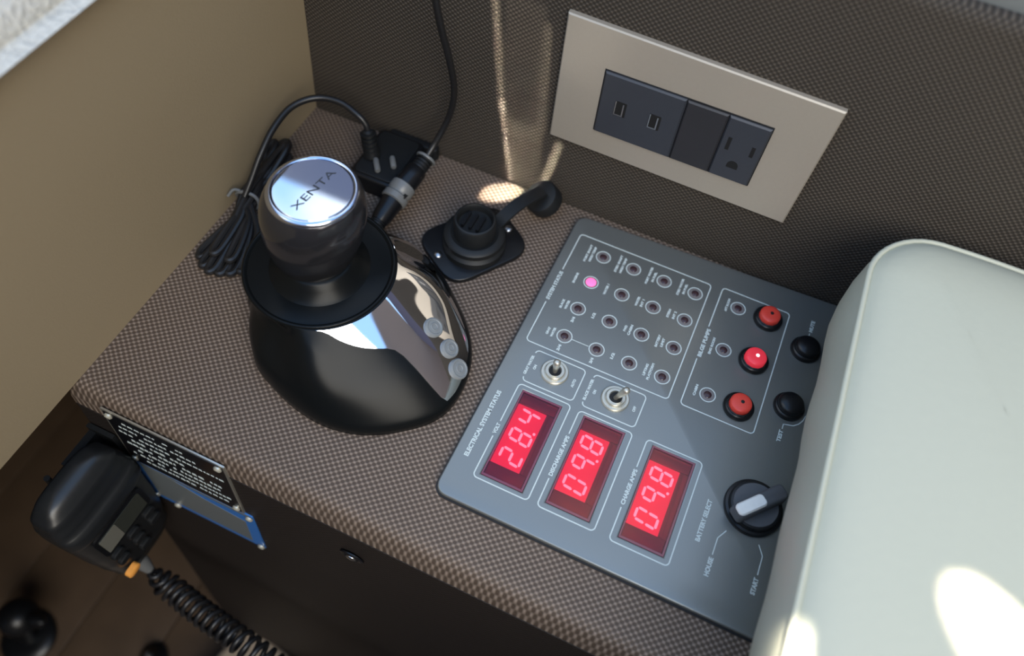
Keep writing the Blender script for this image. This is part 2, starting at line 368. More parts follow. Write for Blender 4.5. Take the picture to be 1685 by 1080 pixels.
obj('gasket', MB().stack([[(x, y, z) for x, y in panel_outline(.7, 7.6)] for z in (.02, .95)]), 'gasket', PN)
m = MB(); m.box(192.5,-201,.02,195,-12,1.3)
# printed frames ------------------------------------------------------------------
def frame(x0, y0, x1, y1, gap, r=2.2, w=.62, open_left=False, notch=None):
    """rounded printed rectangle, its left side interrupted between gap=(ya, yb)"""
    k = 6; pts = []
    pts += [(x0, gap[1])] if not open_left else []
    def arc(cx, cy, a0, rr=r): return [(cx+rr*math.cos(math.radians(a0-90*i/k)), cy+rr*math.sin(math.radians(a0-90*i/k))) for i in range(k+1)]
    pts += arc(x0+r, y1-r, 180) + arc(x1-r, y1-r, 90) + arc(x1-r, y0+r, 0) + arc(x0+r, y0+r, 270)
    if not open_left: pts += [(x0, gap[0])]
    return obj('frame_line', ribbon(pts, w, ZP), 'print', PN, smooth=False)
frame(197.5,-104.8,280,-22,(-76.5,-51.5))
frame(286.7,-104.2,327,-20.6,(-73.5,-50.5))
frame(205.6,-128.4,234.6,-108,(0,0),open_left=True); frame(239.7,-128.3,269.3,-107.9,(0,0),open_left=True)
frame(205.4,-188,235,-130.9,(-164.3,-155.3)); frame(240,-188.2,269.8,-131.6,(-172.8,-146.3)); frame(277.7,-188.6,307.7,-131.2,(-171,-148))
obj('frame_line', ribbon([(220.2,-93.3),(230.0,-93.3)], .4, ZP), 'print', PN, smooth=False)
for pts in ([(340.4,-31.6),(340.4,-28.6)],
            [(325.3,-174),(325.4,-165),(328.3,-159.8)], [(347.7,-174),(347.6,-164.3),(344.6,-159.6)],
            [(340.2,-94.2),(340.2,-91.2),(342,-90.7),(345.2,-89.8),(347.6,-87.6),(349.3,-84.6),(350,-81.2)],
            [(351.4,-43.5),(352.0,-41),(351.4,-38.5)]):
    obj('pointer_line', ribbon(pts, .5, ZP), 'print', PN, smooth=False)
# lettering -----------------------------------------------------------------------
TEXTS=[
 ('ELECTRICAL SYSTEM STATUS',197.8,-180.0,-139.6,2.5),
 ('VOLT',205.3,-162.9,-156.7,2.1),
 ('DISCHARGE AMPS',240.0,-171.3,-147.7,2.2),
 ('CHARGE AMPS',277.7,-169.5,-149.4,2.2),
 ('SYSTEM STATUS',197.6,-74.7,-53.1,2.3),
 ('BILGE PUMPS',287.4,-71.8,-52.0,2.3),
 ('MUTE',340.6,-27.6,-19.3,2.2),
 ('TEST',340.0,-102.3,-95.0,2.2),
 ('BATTERY SELECT',316.7,-170.9,-148.2,2.4),
 ('HOUSE',325.3,-185.0,-175.5,2.4),
 ('START',347.6,-183.9,-175.5,2.4),
 ('PORT SHAFT',206.5,-40.2,-26.7,1.5),
 ('HIGH TEMP',209.3,-38.9,-27.2,1.5),
 ('STBD SHAFT',225.5,-39.2,-25.7,1.5),
 ('HIGH TEMP',228.5,-38.5,-26.7,1.5),
 ('PORT WATER',244.6,-38.8,-25.6,1.5),
 ('IN FUEL',247.7,-35.9,-28.2,1.5),
 ('STBD WATER',263.7,-38.0,-25.2,1.5),
 ('IN FUEL',266.7,-35.8,-28.0,1.5),
 ('ENGINE',206.5,-57.5,-49.6,1.5),
 ('WATER 1',225.4,-57.2,-49.0,1.5),
 ('WATER',244.5,-56.2,-49.0,1.5),
 ('INT 1',247.4,-55.4,-49.9,1.5),
 ('STERN',263.3,-55.3,-49.2,1.5),
 ('INT 2',266.6,-54.9,-49.3,1.5),
 ('BLACK',206.3,-76.9,-70.2,1.5),
 ('WATER',209.2,-76.5,-69.9,1.5),
 ('3/4',215.8,-83.0,-79.0,1.7),
 ('1/2',225.3,-75.2,-71.2,1.7),
 ('GRAY',206.2,-96.4,-91.2,1.5),
 ('WATER',209.1,-96.9,-90.2,1.5),
 ('3/4',215.7,-103.4,-99.1,1.7),
 ('3/4',234.7,-102.8,-99.0,1.7),
 ('1/2',244.1,-95.1,-90.9,1.7),
 ('FWD',244.4,-75.1,-70.9,1.5),
 ('CABIN',247.3,-76.6,-69.2,1.5),
 ('BATTERY',263.5,-76.8,-68.2,1.5),
 ('LIMIT',266.3,-75.4,-69.4,1.5),
 ('LIFTING',263.3,-96.8,-89.0,1.5),
 ('PLATFORM',266.1,-98.4,-87.3,1.5),
 ('AFT ROOM',292.3,-36.1,-26.5,1.5),
 ('ENG ROOM',291.9,-67.7,-56.1,1.5),
 ('CABIN',291.8,-96.2,-88.9,1.5),
 ('GRAY WATER',205.3,-124.7,-112.0,1.7),
 ('ON',208.8,-119.9,-116.9,1.6),
 ('AUTO',231.1,-120.9,-115.6,1.6),
 ('BLACK WATER',239.7,-124.8,-111.2,1.7),
 ('ON',243.2,-119.4,-116.7,1.6),
 ('OFF',265.7,-119.8,-116.4,1.6),
]

for s, x, y0, y1, h in TEXTS:
    text_obj('lettering', s, x, y0, y1, h, ZP, 'print', PN, bold=.045 if h > 2 else .06)
# indicator lamps -------------------------------------------------------------------
def lamp(x, y, lit=False):
    m = MB().stack([[(x+r*math.cos(2*math.pi*i/32), y+r*math.sin(2*math.pi*i/32), z) for i in range(32)] for r, z in ((3.5, ZP-.3),(3.5, ZP+.06),(3.3,ZP+.1),(2.4,ZP+.12))], True, True)
    b = obj('indicator_lamp', m, 'led_rim', PN, label='lit pink lamp' if lit else None)
    ring = [(4.45, ZP-.2), (4.45, ZP+.1), (3.9, ZP+.1), (3.9, ZP-.2)]
    mr = MB().stack([[(x+r*math.cos(2*math.pi*i/36), y+r*math.sin(2*math.pi*i/36), z) for i in range(36)] for r, z in ring], False, False)
    obj('printed_ring', mr, 'print', b, angle=30)
    rr = 3.1 if lit else 2.15
    ml = MB().lathe([(rr, 0), (rr, .25), (rr*.8, .6), (rr*.4, .8), (.05, .85)], (x, y, ZP+.05), 20)
    obj('lens', ml, 'led_pink' if lit else 'led_dark', b)
for j in range(4):
    for i in range(4): lamp(215.75+19.08*i, -32.3-20.3*j, lit=(i == 0 and j == 1))
for y in (-30.8, -61.6, -92.5): lamp(298.6, y)
# toggle switches --------------------------------------------------------------------
def toggle(x, y, tip):
    a = MB().lathe([(7.6,0),(7.6,.9),(7.1,1.4),(5.9,1.4),(5.7,1.1),(5.4,1.1),(5.4,2.3),(5.0,2.7),(3.6,2.7),(3.4,1.4),(.1,1.2)], (x, y, ZP), 40)
    b = obj('toggle_switch', a, 'nickel', PN)
    obj('throat', MB().lathe([(3.35,1.2),(3.35,1.5),(.2,1.5)], (x, y, ZP), 24, cap0=False), 'slot', b)
    p0 = Vector((x, y, ZP+1.3)); p1 = Vector(tip)
    pts = [p0.lerp(p1, t_) for t_ in (0,.2,.4,.6,.8,.9,.96,1)]; rad = [1.25,1.4,1.6,1.85,2.05,2.0,1.6,.7]
    obj('lever', MB().tube(pts, lambda u: rad[min(7, int(round(u*7)))], 16), 'nickel', b)
toggle(219.6,-116.7,(219.9,-117.6,18)); toggle(254.5,-117.1,(258.9,-116.3,17.5))
# push buttons -------------------------------------------------------------------------
def hexa(x, y, r, n_=28): return [(x+r*math.cos(2*math.pi*i/n_), y+r*math.sin(2*math.pi*i/n_)) for i in range(n_)]
def button(x, y, lit=None):
    b = obj('push_button', MB().lathe([(8.3,0),(8.3,1.6),(7.8,2.6),(7.0,3.0),(6.7,2.4),(6.4,1.6)], (x, y, ZP), 40), 'black', PN, label='red push button' if lit is not None else 'black push button')
    if lit is None:
        obj('button_cap', MB().lathe([(6.9,1.5),(6.9,4.6),(6.6,5.4),(5.8,6.2),(4.2,6.9),(2.2,7.25),(.05,7.35)], (x, y, ZP), 36), 'black', b)
    else:
        obj('retaining_ring', MB().lathe([(7.0,1.8),(7.0,3.2),(6.4,3.5),(6.2,2.6)], (x, y, ZP), 12, cap1=False), 'nickel' if False else 'black_soft', b)
        obj('button_cap', MB().lathe([(5.9,1.5),(5.9,5.2),(5.6,5.9),(4.9,6.3),(3.2,6.55),(.05,6.6)], (x, y, ZP), 36), 'red_btn_lit' if lit else 'red_btn', b)
        obj('lamp_eye', MB().lathe([(1.0,6.5),(1.0,6.75),(.1,6.9)], (x+.4, y+.3, ZP), 14), 'digit' if lit else 'slot', b)
button(316.0,-30.4,False); button(315.6,-61.2,True); button(315.6,-92.4,False)
button(340.4,-40.9); button(340.2,-80.2)
# battery selector ----------------------------------------------------------------------
kx, ky = 337.1, -143.2
kb = obj('selector_knob', MB().lathe([(14.6,0),(14.6,1.6),(14.2,2.3),(12.9,2.6),(12.6,4.4),(12.2,5.0),(11.3,5.2)], (kx, ky, ZP), 56), 'black', PN, label='black battery selector knob')
obj('dial', MB().lathe([(11.2,4.4),(11.2,5.5),(10.9,5.8),(.1,5.9)], (kx, ky, ZP), 48), 'grey_knob', kb, label='charcoal dial face')
Lh = Matrix.Translation((kx+.3, ky-.2, ZP)) @ Matrix.Rotation(math.atan2(21.2, 18.9), 4, 'Z')
def bar(x0, x1, w0, w1, z0, z1, z2, mt, nm, lbl, inset_=1.1):
    lo = rrect(x0, -w0/2, x1, w0/2, 2.2, 4); hi = inset(lo, inset_*.5)
    s = lambda x, a, b: a+(b-a)*(x-x0)/(x1-x0)
    rings = [[(x, y, z0) for x, y in lo], [(x, y*.94, s(x, z1, z2)-1.2) for x, y in lo], [(x, y*.9, s(x, z1, z2)-.4) for x, y in hi], [(x, y*.85, s(x, z1, z2)) for x, y in inset(lo, inset_)]]
    return obj(nm, MB().stack(rings, mtx=Lh), mt, kb, label=lbl)
bar(-14.2, 14.6, 8.4, 8.4, 5.6, 13.2, 12.4, 'grey_knob', 'grip', 'charcoal grip bar')
bar(-13.9, 2.2, 7.0, 7.0, 11.5, 13.9, 13.6, 'white_pl', 'pointer', 'off white pointer inlay', .7)
# displays -------------------------------------------------------------------------------
SEG = {'0':'abcdef','2':'abged','4':'fgbc','8':'abcdefg','9':'abcfg'}
def segment(mb, p, q, w, fr):
    (u0, v0), (u1, v1) = p, q; d = Vector((u1-u0, v1-v0)); L_ = d.length; d /= L_; nn = Vector((-d.y, d.x)); P = Vector(p)
    g = .35; pts = [P+d*g, P+d*(g+w/2)+nn*w/2, P+d*(L_-g-w/2)+nn*w/2, P+d*(L_-g), P+d*(L_-g-w/2)-nn*w/2, P+d*(g+w/2)-nn*w/2]
    mb.stack([[fr(a, b, z) for a, b in pts[::-1]] for z in (1.7, 2.0)])
def display(win, digits, name):
    x0, y0, x1, y1 = win; ym = y0+52.0
    body = obj('digital_display', MB().box(x0+.05, y0+.05, .96, x1-.05, y1-.05, 1.2), 'red_dark', PN, label='red digital readout under '+name)
    rim = MB()
    for a, b, c, d in ((x0,y0,x0+.8,y1),(x1-1.0,y0,x1,y1),(x0+.8,y0,x1-1,y0+1.2),(x0+.8,y1-1.0,x1-1,y1)): rim.box(a+.02, b+.02, 1.1, c-.02, d-.02, 3.7)
    obj('bezel', rim, 'red_dark', body, smooth=False, label='dark red bezel')
    obj('end_block', MB().slab(rrect(x0+1, y0+1.3, x1-1.2, y0+8.6, .3, 2), 1.2, 2.5, .3), 'red_dark', body)
    obj('end_block', MB().slab(rrect(x0+1, y1-7.0, x1-1.2, y1-1.1, .3, 2), 1.2, 2.5, .3), 'red_dark', body)
    obj('lit_face', MB().slab(rrect(x0+1, y0+8.8, x1-5.4, y1-7.2, .3, 2), 1.2, 1.72, .15), 'red_glow', body, label='glowing red face')
    obj('side_rib', MB().slab(rrect(x1-4.9, y0+8.8, x1-3.4, y1-7.2, .3, 2), 1.2, 2.1, .2), 'red_dark', body)
    xc = x0+9.5
    for k, ch in enumerate(digits.replace('.', '')):
        yc = (y0+15.2, y0+27.1, y0+38.7)[k]; hw, hh, sl = 3.0, 5.6, .123
        fr = lambda u, v, z: (xc-v, yc+u+sl*v, z)
        pos = {'a':((-hw,hh),(hw,hh)),'g':((-hw,0),(hw,0)),'d':((-hw,-hh),(hw,-hh)),'f':((-hw,0),(-hw,hh)),'b':((hw,0),(hw,hh)),'e':((-hw,-hh),(-hw,0)),'c':((hw,-hh),(hw,0))}
        mb = MB()
        for s in SEG[ch]: segment(mb, *pos[s], 1.35, fr)
        if k == 1:
            mb.lathe([(.75,1.6),(.75,2.0)], (xc+hh+.1, yc+5.2-.7, 0), 10)
        obj('digit', mb, 'digit', body, smooth=False)
    obj('window', MB().box(x0+.85, y0+1.3, 3.1, x1-1.05, y1-1.1, 3.4), 'lens', body, smooth=False, label='clear red window')
display(WIN[0], '28.4', 'the volt heading'); display(WIN[1], '09.8', 'the discharge heading'); display(WIN[2], '09.8', 'the charge heading')

# ================================================================== wall socket plate
WP = thing('wall_plate', (232, -3, 92), 'champagne metal wall plate holding dark charging and power sockets', 'socket')
def wplate(pts, y0, y1, bev):
    """convex quad in (x,z), thickness towards -y, bevelled front edge"""
    lp = pts
    return MB().stack([[(x, y0, z) for x, z in lp], [(x, y1+bev, z) for x, z in lp], [(x, y1, z) for x, z in inset(lp, bev)]])
obj('cover', wplate([(162.8,52.9),(300.4,51.4),(300.9,130.2),(163.2,132.8)], -.05, -3.2, .7), 'plate', WP, smooth=False)
md = lambda a, b, z0, z1, nm, mt, lbl: obj(nm, wplate([(a+.15,z0),(b-.15,z0),(b-.15,z1),(a+.15,z1)], -3.2, -5.0, .8), mt, WP, smooth=False, label=lbl)
obj('surround', wplate([(187,68.4),(275,68.4),(275,109.2),(187,109.2)], -3.2, -3.5, .1), 'slot', WP, smooth=False)
u_ = md(187.5, 231, 68.9, 108.7, 'charging_module', 'module', 'graphite module with two charging ports')
md(231, 252.8, 68.9, 108.5, 'blank_module', 'module_dk', 'plain black blanking module')
o_ = md(252.8, 274.6, 68.9, 108.5, 'outlet_module', 'module', 'graphite three pin outlet')
for x, z in ((199.2,89.2),(218.1,88.8)):
    p = obj('port', MB().stack([[(a, y, b) for a, b in rrect(x-3.2, z-4.6, x+3.2, z+4.6, .5, 2)] for y in (-4.9,-5.15)]), 'slot', u_)
    # metal shell and tongue live in the same port mesh group
    q = MB()
    for a, b, c, d in ((x-3.0,z-4.4,x-2.4,z+4.4),(x+1.2,z-4.4,x+1.9,z+3.6),(x-2.4,z-4.4,x+1.4,z-3.8)): q.box(a, -5.3, b, c, -5.1, d)
    o = obj('contact', q, 'metal', u_, smooth=False, label='steel port shell')
for x, z, w, h in ((257.2,92.3,1.9,8.2),(269.9,91.8,1.9,6.6)):
    obj('slot', MB().box(x-w/2, -5.12, z-h/2, x+w/2, -4.9, z+h/2), 'slot', o_, smooth=False)
gnd = [(263.3+2.9*math.cos(math.radians(a)), 79.4+3.0*math.sin(math.radians(a))) for a in range(0,181,20)] + [(260.4,77.6),(266.2,77.6)]
obj('earth_hole', MB().stack([[(a, y, b) for a, b in gnd] for y in (-4.9,-5.12)]), 'slot', o_, smooth=False)

# ================================================================== joystick
JC=(91.0,-133.0)
OUT=[(-180,35),(-160,36),(-146,41.0),(-137,40),(-119,45.5),(-109,49.4),(-102,52.4),(-90,56),(-75,63.2),(-60,72.5),(-47,80),(-35,85.5),(-24,90.5),(-18,91.5),(-10,90),(0,86.5),(10,81),(27,70),(42,64),(55,60),(70,55),(90,48),(115,42),(140,38),(180,35)]
def catm(p0,p1,p2,p3,u):
    return tuple(.5*(2*b+(c-a)*u+(2*a-5*b+4*c-d)*u*u+(3*b-a-3*c+d)*u*u*u) for a,b,c,d in zip(p0,p1,p2,p3))
def rb_(th):
    n=len(OUT)
    for i in range(n-1):
        if OUT[i][0]<=th<=OUT[i+1][0]:
            a,b=OUT[i],OUT[i+1]
            p=OUT[i-1] if i>0 else (OUT[-2][0]-360,OUT[-2][1])
            q=OUT[i+2] if i+2<n else (OUT[1][0]+360,OUT[1][1])
            u=(th-a[0])/(b[0]-a[0])
            m1=(b[1]-p[1])/(b[0]-p[0]);m2=(q[1]-a[1])/(q[0]-a[0]);h=b[0]-a[0]
            return (2*u**3-3*u*u+1)*a[1]+(u**3-2*u*u+u)*h*m1+(-2*u**3+3*u*u)*b[1]+(u**3-u*u)*h*m2
    return OUT[0][1]
def stick(th,t,off=0.0):
    """point (mm) on joystick housing; th degrees about dish centre, t 0 rim .. 1 base"""
    th=(th+180)%360-180
    rb=rb_(th);r0=38.7;d=rb-r0
    D=abs(th+20)
    if D>180: D=360-D
    w=min(1,max(0,(D-35)/45));w=w*w*(3-2*w)
    g=6*math.exp(-((abs(D-12)*0+D-52)/16.)**2)
    F=[(r0,41.0),(r0+.35*d,30+g),(r0+.7*d,19+g*1.3),(rb-3,9.5+g),(rb,5+g*.4),(rb,0)]
    G=[(r0,41.0),(r0-2,36),(r0-3+.35*d,29),(r0+.85*d,18),(rb+.5,8),(rb,0)]
    P=[tuple(a*(1-w)+b*w for a,b in zip(f,g_)) for f,g_ in zip(F,G)]
    P=[(2*P[0][0]-P[1][0],2*P[0][1]-P[1][1])]+P+[(2*P[-1][0]-P[-2][0],2*P[-1][1]-P[-2][1])]
    s=min(4.99999,max(0,t*5));i=int(s);u=s-i
    r,z=catm(P[i],P[i+1],P[i+2],P[i+3],u)
    if off:
        r2,z2=catm(P[i],P[i+1],P[i+2],P[i+3],u+.02);dr,dz=r2-r,z2-z;L=math.hypot(dr,dz) or 1
        r-=dz/L*off;z+=dr/L*off
    a=math.radians(th)
    return (JC[0]+r*math.cos(a),JC[1]+r*math.sin(a),z)

JS = thing('docking_joystick', (110, -140, 0), 'glossy black docking joystick with mirrored cap and chrome shoulder plate', 'joystick')
def surf_mesh(ths, tfun, off=0., skirt=0.):
    pass
m = MB(); NT = 180; NR = 56; rings = []
for j in range(NR+1):
    t_ = 1-(j/NR); rings.append([stick(-180+360*i/NT, t_) for i in range(NT)])
rings = [[(x, y, max(.02, z)) for x, y, z in r] for r in rings]
m.stack(rings); obj('housing', m, 'black_gloss', JS, angle=70)
# concave dish under the knob
m = MB().lathe([(38.7,40.6),(38.9,41.6),(38.2,42.3),(37.2,42.2),(35.8,40.6),(33.5,38.9),(30.5,38.6),(27,40.0),(23.5,42.6),(20.5,45.6),(18.5,48),(16.5,49.5)], (JC[0], JC[1], 0), 96)
obj('dish', m, 'black_gloss', JS, angle=60)
# chrome plate: outline given as housing coordinates (angle, distance down the slope)
EDGE = [(-61,.012),(-57,.018),(-53,.035),(-46.4,.082),(-40.3,.118),(-34.6,.148),(-28.9,.171),(-24.5,.190),(-21.6,.215),(-19.9,.26),(-19.0,.34),(-18.5,.45),(-18.0,.56),(-17.0,.632),(-12.7,.645),(-2.2,.62),(4,.62),(10.7,.59),(16,.555),(21,.53),(26,.51),(34,.52),(42,.56),(50,.59),(57,.60),(64,.56),(70,.44),(75,.24),(78,.06),(79.5,.012)]
def edge(th):
    for (a, b), (c, d) in zip(EDGE, EDGE[1:]):
        if a <= th <= c: return b+(d-b)*(th-a)/(c-a)
    return .012
ths = []
for (a, b), (c, d) in zip(EDGE, EDGE[1:]):
    k = max(1, int(abs(c-a)/1.2)); ths += [a+(c-a)*i/k for i in range(k)]
ths.append(EDGE[-1][0])
NRr = 26; grid = []
for th in ths:
    te = edge(th); t0 = .010
    col = [stick(th, t0, -.2)] + [stick(th, t0+(te-t0)*j/NRr, .55) for j in range(NRr+1)] + [stick(th, te, -.2)]
    grid.append(col)
v = [p for c in grid for p in c]; q = NRr+3; f = [(i*q+j, (i+1)*q+j, (i+1)*q+j+1, i*q+j+1) for i in range(len(grid)-1) for j in range(q-1)]
obj('chrome_plate', MB().add(v, f), 'chrome', JS, label='mirror chrome shoulder plate', angle=50)
# black bead outlining the plate, and the three keys on it
def on_frame(th, t_):
    p = Vector(stick(th, t_)); a = Vector(stick(th+1, t_))-p; b = Vector(stick(th, t_+.01))-p
    nn = b.cross(a).normalized(); nn = nn if nn.z > 0 else -nn; return p, nn
for th, t_, r in ((.8,.299,5.3),(-2.2,.432,5.2),(-6,.549,5.6)):
    p, nn = on_frame(th, t_); mt = Matrix.Translation(p) @ nn.to_track_quat('Z', 'Y').to_matrix().to_4x4()
    b = obj('key', MB().lathe([(r,-.3),(r,1.5),(r-.5,2.2),(r-1.2,2.3),(r-1.6,2.0),(r*.42,2.1),(r*.38,2.4),(r*.3,2.4),(r*.25,2.1),(.05,2.1)], n_=32, mtx=mt), 'btn_grey', JS, label='round grey key')
# knob: a barrel whose axis leans a little
def leaned(prof, c0, c1, n_=72):
    z0, z1 = c0[2], c1[2]; rg = []
    for r, z in prof:
        u = (z-z0)/(z1-z0); cx, cy = c0[0]+(c1[0]-c0[0])*u, c0[1]+(c1[1]-c0[1])*u
        rg.append([(cx+r*math.cos(2*math.pi*i/n_), cy+r*math.sin(2*math.pi*i/n_), z) for i in range(n_)])
    return MB().stack(rg)
c0, c1 = (88.2,-131.2,50), (91.8,-126.9,92)
pr = [(p.x, p.y) for p in smoothpts([(a, b, 0) for a, b in ((17.5,48.2),(19.4,49.0),(20.6,51),(22.4,56),(24.2,64),(25.2,72),(25.4,79),(24.4,85),(22.6,89.5),(21.6,91.2))], 4)]
kn = obj('knob', leaned(pr, c0, c1), 'knob', JS, label='smoked metallic barrel knob', angle=60)
obj('cap_ring', leaned([(21.6,90.6),(21.7,91.6),(21.2,92.5),(20.3,93.0),(19.5,93.0),(19.0,92.6),(18.9,91.0)], c0, c1), 'chrome_ring', kn, label='satin ring round the cap')
obj('mirror_cap', leaned([(18.6,91.2),(18.6,92.3),(18.3,92.6),(18.2,92.6)], c0, c1), 'chrome', kn, label='mirror polished cap disc', angle=60)
text_obj('emblem', 'XENTA', 90.4, -141, -112.6, 3.8, 92.62, 'etch', kn, xdir=(.14, 1), bold=0)

# ================================================================== round power inlet with tethered cap
SK = thing('power_inlet', (143, -57, 0), 'black round power inlet on a square flange beside the joystick, tethered cap thrown open', 'power inlet')
fl_ = [(113.4,-66.5),(143.7,-86.6),(170.9,-46.9),(140.6,-27.5)]
def qround(P, r):
    o = []
    for i in range(len(P)):
        a, b, c = Vector(P[i-1]), Vector(P[i]), Vector(P[(i+1) % len(P)]); u = (a-b).normalized(); v_ = (c-b).normalized()
        for k in range(7):
            t_ = k/6; p = (b+u*r)*(1-t_)**2+b*2*t_*(1-t_)+(b+v_*r)*t_**2; o.append((p.x, p.y))
    return o
obj('flange', MB().slab(qround([(108.5,-67.5),(145,-91),(176,-45.5),(141,-22)], 14), .02, 3, .9), 'black', SK)
for x, y in ((156.5,-38),(128,-74.5)):
    obj('screw', MB().lathe([(2.4,0),(2.4,.6),(1.6,1.3),(.1,1.5)], (x, y, 3), 16), 'metal', SK)
cx, cy = 143.4, -58.0
obj('collar', MB().lathe([(18.6,0),(18.6,4.5),(17.6,5.4),(16.4,6.2),(16.6,7.2),(17.9,8.0),(17.9,11.0),(16.8,12.0),(14,12.6),(13.2,12.2)], (cx, cy, 2.6), 56), 'black_soft', SK)
m = MB().lathe([(12.2,0),(12.2,12.5),(11.6,13.8),(10.6,14.2),(10,13.4),(9.6,9.5),(.1,9.5)], (cx, cy, 12.6), 40)
sp_ = obj('socket_barrel', m, 'black_soft', SK)
for k in range(3):
    obj('contact_rib', MB().box(cx-7+4.6*k-.8, cy-5.5, 22, cx-7+4.6*k+.8, cy+5.5, 24.5, Matrix.Translation((1.5,0,0))), 'black', sp_)
pts = smoothpts([(151.5,-47.5,13),(154.5,-41.5,17),(158.5,-33,20),(163,-24.5,21),(167.5,-15,19.5)], 5); m = MB(); rg = []
for i, p in enumerate(pts):
    d = (pts[min(i+1, len(pts)-1)]-pts[max(0, i-1)]).normalized(); s = Vector((d.y, -d.x, 0)).normalized()*4.0; u = s.cross(d).normalized()*.8
    rg.append([tuple(p-s-u), tuple(p+s-u), tuple(p+s+u), tuple(p-s+u)])
m.stack(rg); obj('tether', m, 'black_soft', SK)
mt = Matrix.Translation((168.0,-13.5,11.5)) @ Matrix.Rotation(math.radians(-24), 4, 'Y') @ Matrix.Rotation(math.radians(24), 4, 'X')
obj('cap', MB().lathe([(10.6,-4.6),(10.6,3.0),(10,4.2),(9,4.6),(.1,4.7)], n_=40, mtx=mt), 'black_soft', SK, label='black tethered cap')

# ================================================================== cables
def ribs(mb, a, b, r, n_, w):
    a, b = Vector(a), Vector(b); q_ = (b-a).to_track_quat('Z', 'Y').to_matrix().to_4x4(); L_ = (b-a).length
    for k in range(n_):
        z = L_*(k+.5)/n_; mb.lathe([(r*.8,-w/2),(r,-w/3),(r,w/3),(r*.8,w/2)], n_=20, mtx=Matrix.Translation(a) @ q_ @ Matrix.Translation((0,0,z)))
def barrel(prof, a, b, n_=28):
    """lathe along a->b; profile distances are fractions of the length"""
    a, b = Vector(a), Vector(b); q_ = (b-a).to_track_quat('Z', 'Y').to_matrix().to_4x4(); L_ = (b-a).length
    return MB().lathe([(r, u*L_) for r, u in prof], n_=n_, mtx=Matrix.Translation(a) @ q_)
CA = thing('power_cable', (90, -60, 2), 'charcoal cable with inline screw connector dropping over the brown wall behind the joystick', 'cable')
pts = smoothpts([(95.3,-27.5,22),(98.4,-17.5,31),(103.8,-11.6,48),(107.8,-13.7,70),(108.0,-20,95),(107.2,-27,118),(107.2,-33,140),(108,-36,160),(109,-30,182),(110,-8,193),(111,6,193.5),(111,22,197.2),(112,60,197.2)], 6)
obj('cord', MB().tube(pts, 1.9, 12), 'cord', CA)
A = (95.6,-27,22.5); Bp = (94.2,-35,20)
m = barrel([(2.3,-.1),(3.6,0),(4.4,.4),(5.3,1)], A, Bp); ribs(m, A, Bp, 5.2, 4, 1.4); obj('strain_relief', m, 'black_soft', CA)
obj('end_washer', barrel([(6.2,0),(6.4,.3),(6.4,.7),(6.2,1)], (95.9,-26.2,22.8), (95.7,-27.6,22.3)), 'conn_grey', CA, label='grey end washer')
obj('plug_body', barrel([(5.4,0),(6.3,.1),(6.7,.5),(6.9,1)], (94.3,-34.5,20.2), (91.6,-47,16.6)), 'black', CA)
cl_ = obj('locking_collar', barrel([(6.6,0),(7.6,.06),(7.6,.45),(7.1,.5),(7.1,.6),(7.9,.66),(7.9,.94),(6.8,1)], (91.7,-46.6,16.7), (90.0,-59,13.6)), 'conn_grey', CA, label='grey locking collar')
obj('latch_slot', MB().box(-1.1,-5,-.4,1.1,5,.5, Matrix.Translation((97.0,-52.4,18.0)) @ Matrix.Rotation(math.radians(45),4,'Y') @ Matrix.Rotation(math.radians(-8),4,'Z')), 'slot', cl_, smooth=False)
obj('socket_body', barrel([(6.9,0),(6.9,.12),(6.4,.3),(6.0,.75),(5.0,1)], (90.1,-58.6,13.7), (89.0,-74,10.6)), 'black', CA)
m = barrel([(4.6,0),(4.2,.6),(2.8,1)], (89.0,-73.5,10.7), (88.7,-84,8.6)); ribs(m, (89,-74,10.6), (88.8,-82,9), 4.9, 4, 1.3); obj('strain_relief', m, 'black_soft', CA)
obj('cord', MB().tube(smoothpts([(88.7,-82,9),(88.3,-88,6.5),(82,-91,3.2),(64,-88,2.1),(48,-84,2.05),(38,-90,2.05)], 6), 1.9, 10), 'cord', CA)

AD = thing('power_adapter', (70, -28, 0), 'squat black power adapter in the wall corner behind the joystick knob', 'adapter')
obj('case', MB().slab(rrect(54,-50,86,-7.5,5,5), .02, 13, 2.4), 'black', AD)
obj('lid', MB().slab(rrect(56.5,-47.5,83.5,-10,4,5), 13, 14.2, .8), 'black_soft', AD)
m = barrel([(2.2,0),(3.4,.06),(4.2,.5),(5.2,1)], (58.2,-29.6,31), (61.5,-33,14.1)); ribs(m, (58.4,-29.8,30), (61,-32.6,17), 4.9, 5, 1.4); obj('cable_gland', m, 'black_soft', AD)
obj('clip', barrel([(1.5,0),(1.8,.1),(1.8,.9),(1.4,1)], (66,-36,16), (72,-44,16)), 'conn_grey', AD, label='grey clip')
obj('clip', barrel([(1.5,0),(1.8,.1),(1.8,.9),(1.4,1)], (74,-30,16), (79,-37,16)), 'conn_grey', AD, label='grey clip')
obj('foot_strip', MB().slab(rrect(58,-7.2,92,-1.6,1.5,3), .02, 9, 1), 'black_soft', AD)
LP = thing('looped_cord', (30, -45, 0), 'charcoal cord arching from the adapter over the beige wall corner to the bundle', 'cable')
obj('cord', MB().tube(smoothpts([(58.0,-29.3,30.5),(56.5,-28.6,34),(51.9,-28.0,38),(39.1,-26.9,42),(26,-31.3,43),(17,-43.2,42),(14.4,-59.5,38),(14.0,-75,30),(13.3,-87,20),(12.5,-95,13.2)], 7), 2.0, 12), 'cord', LP)

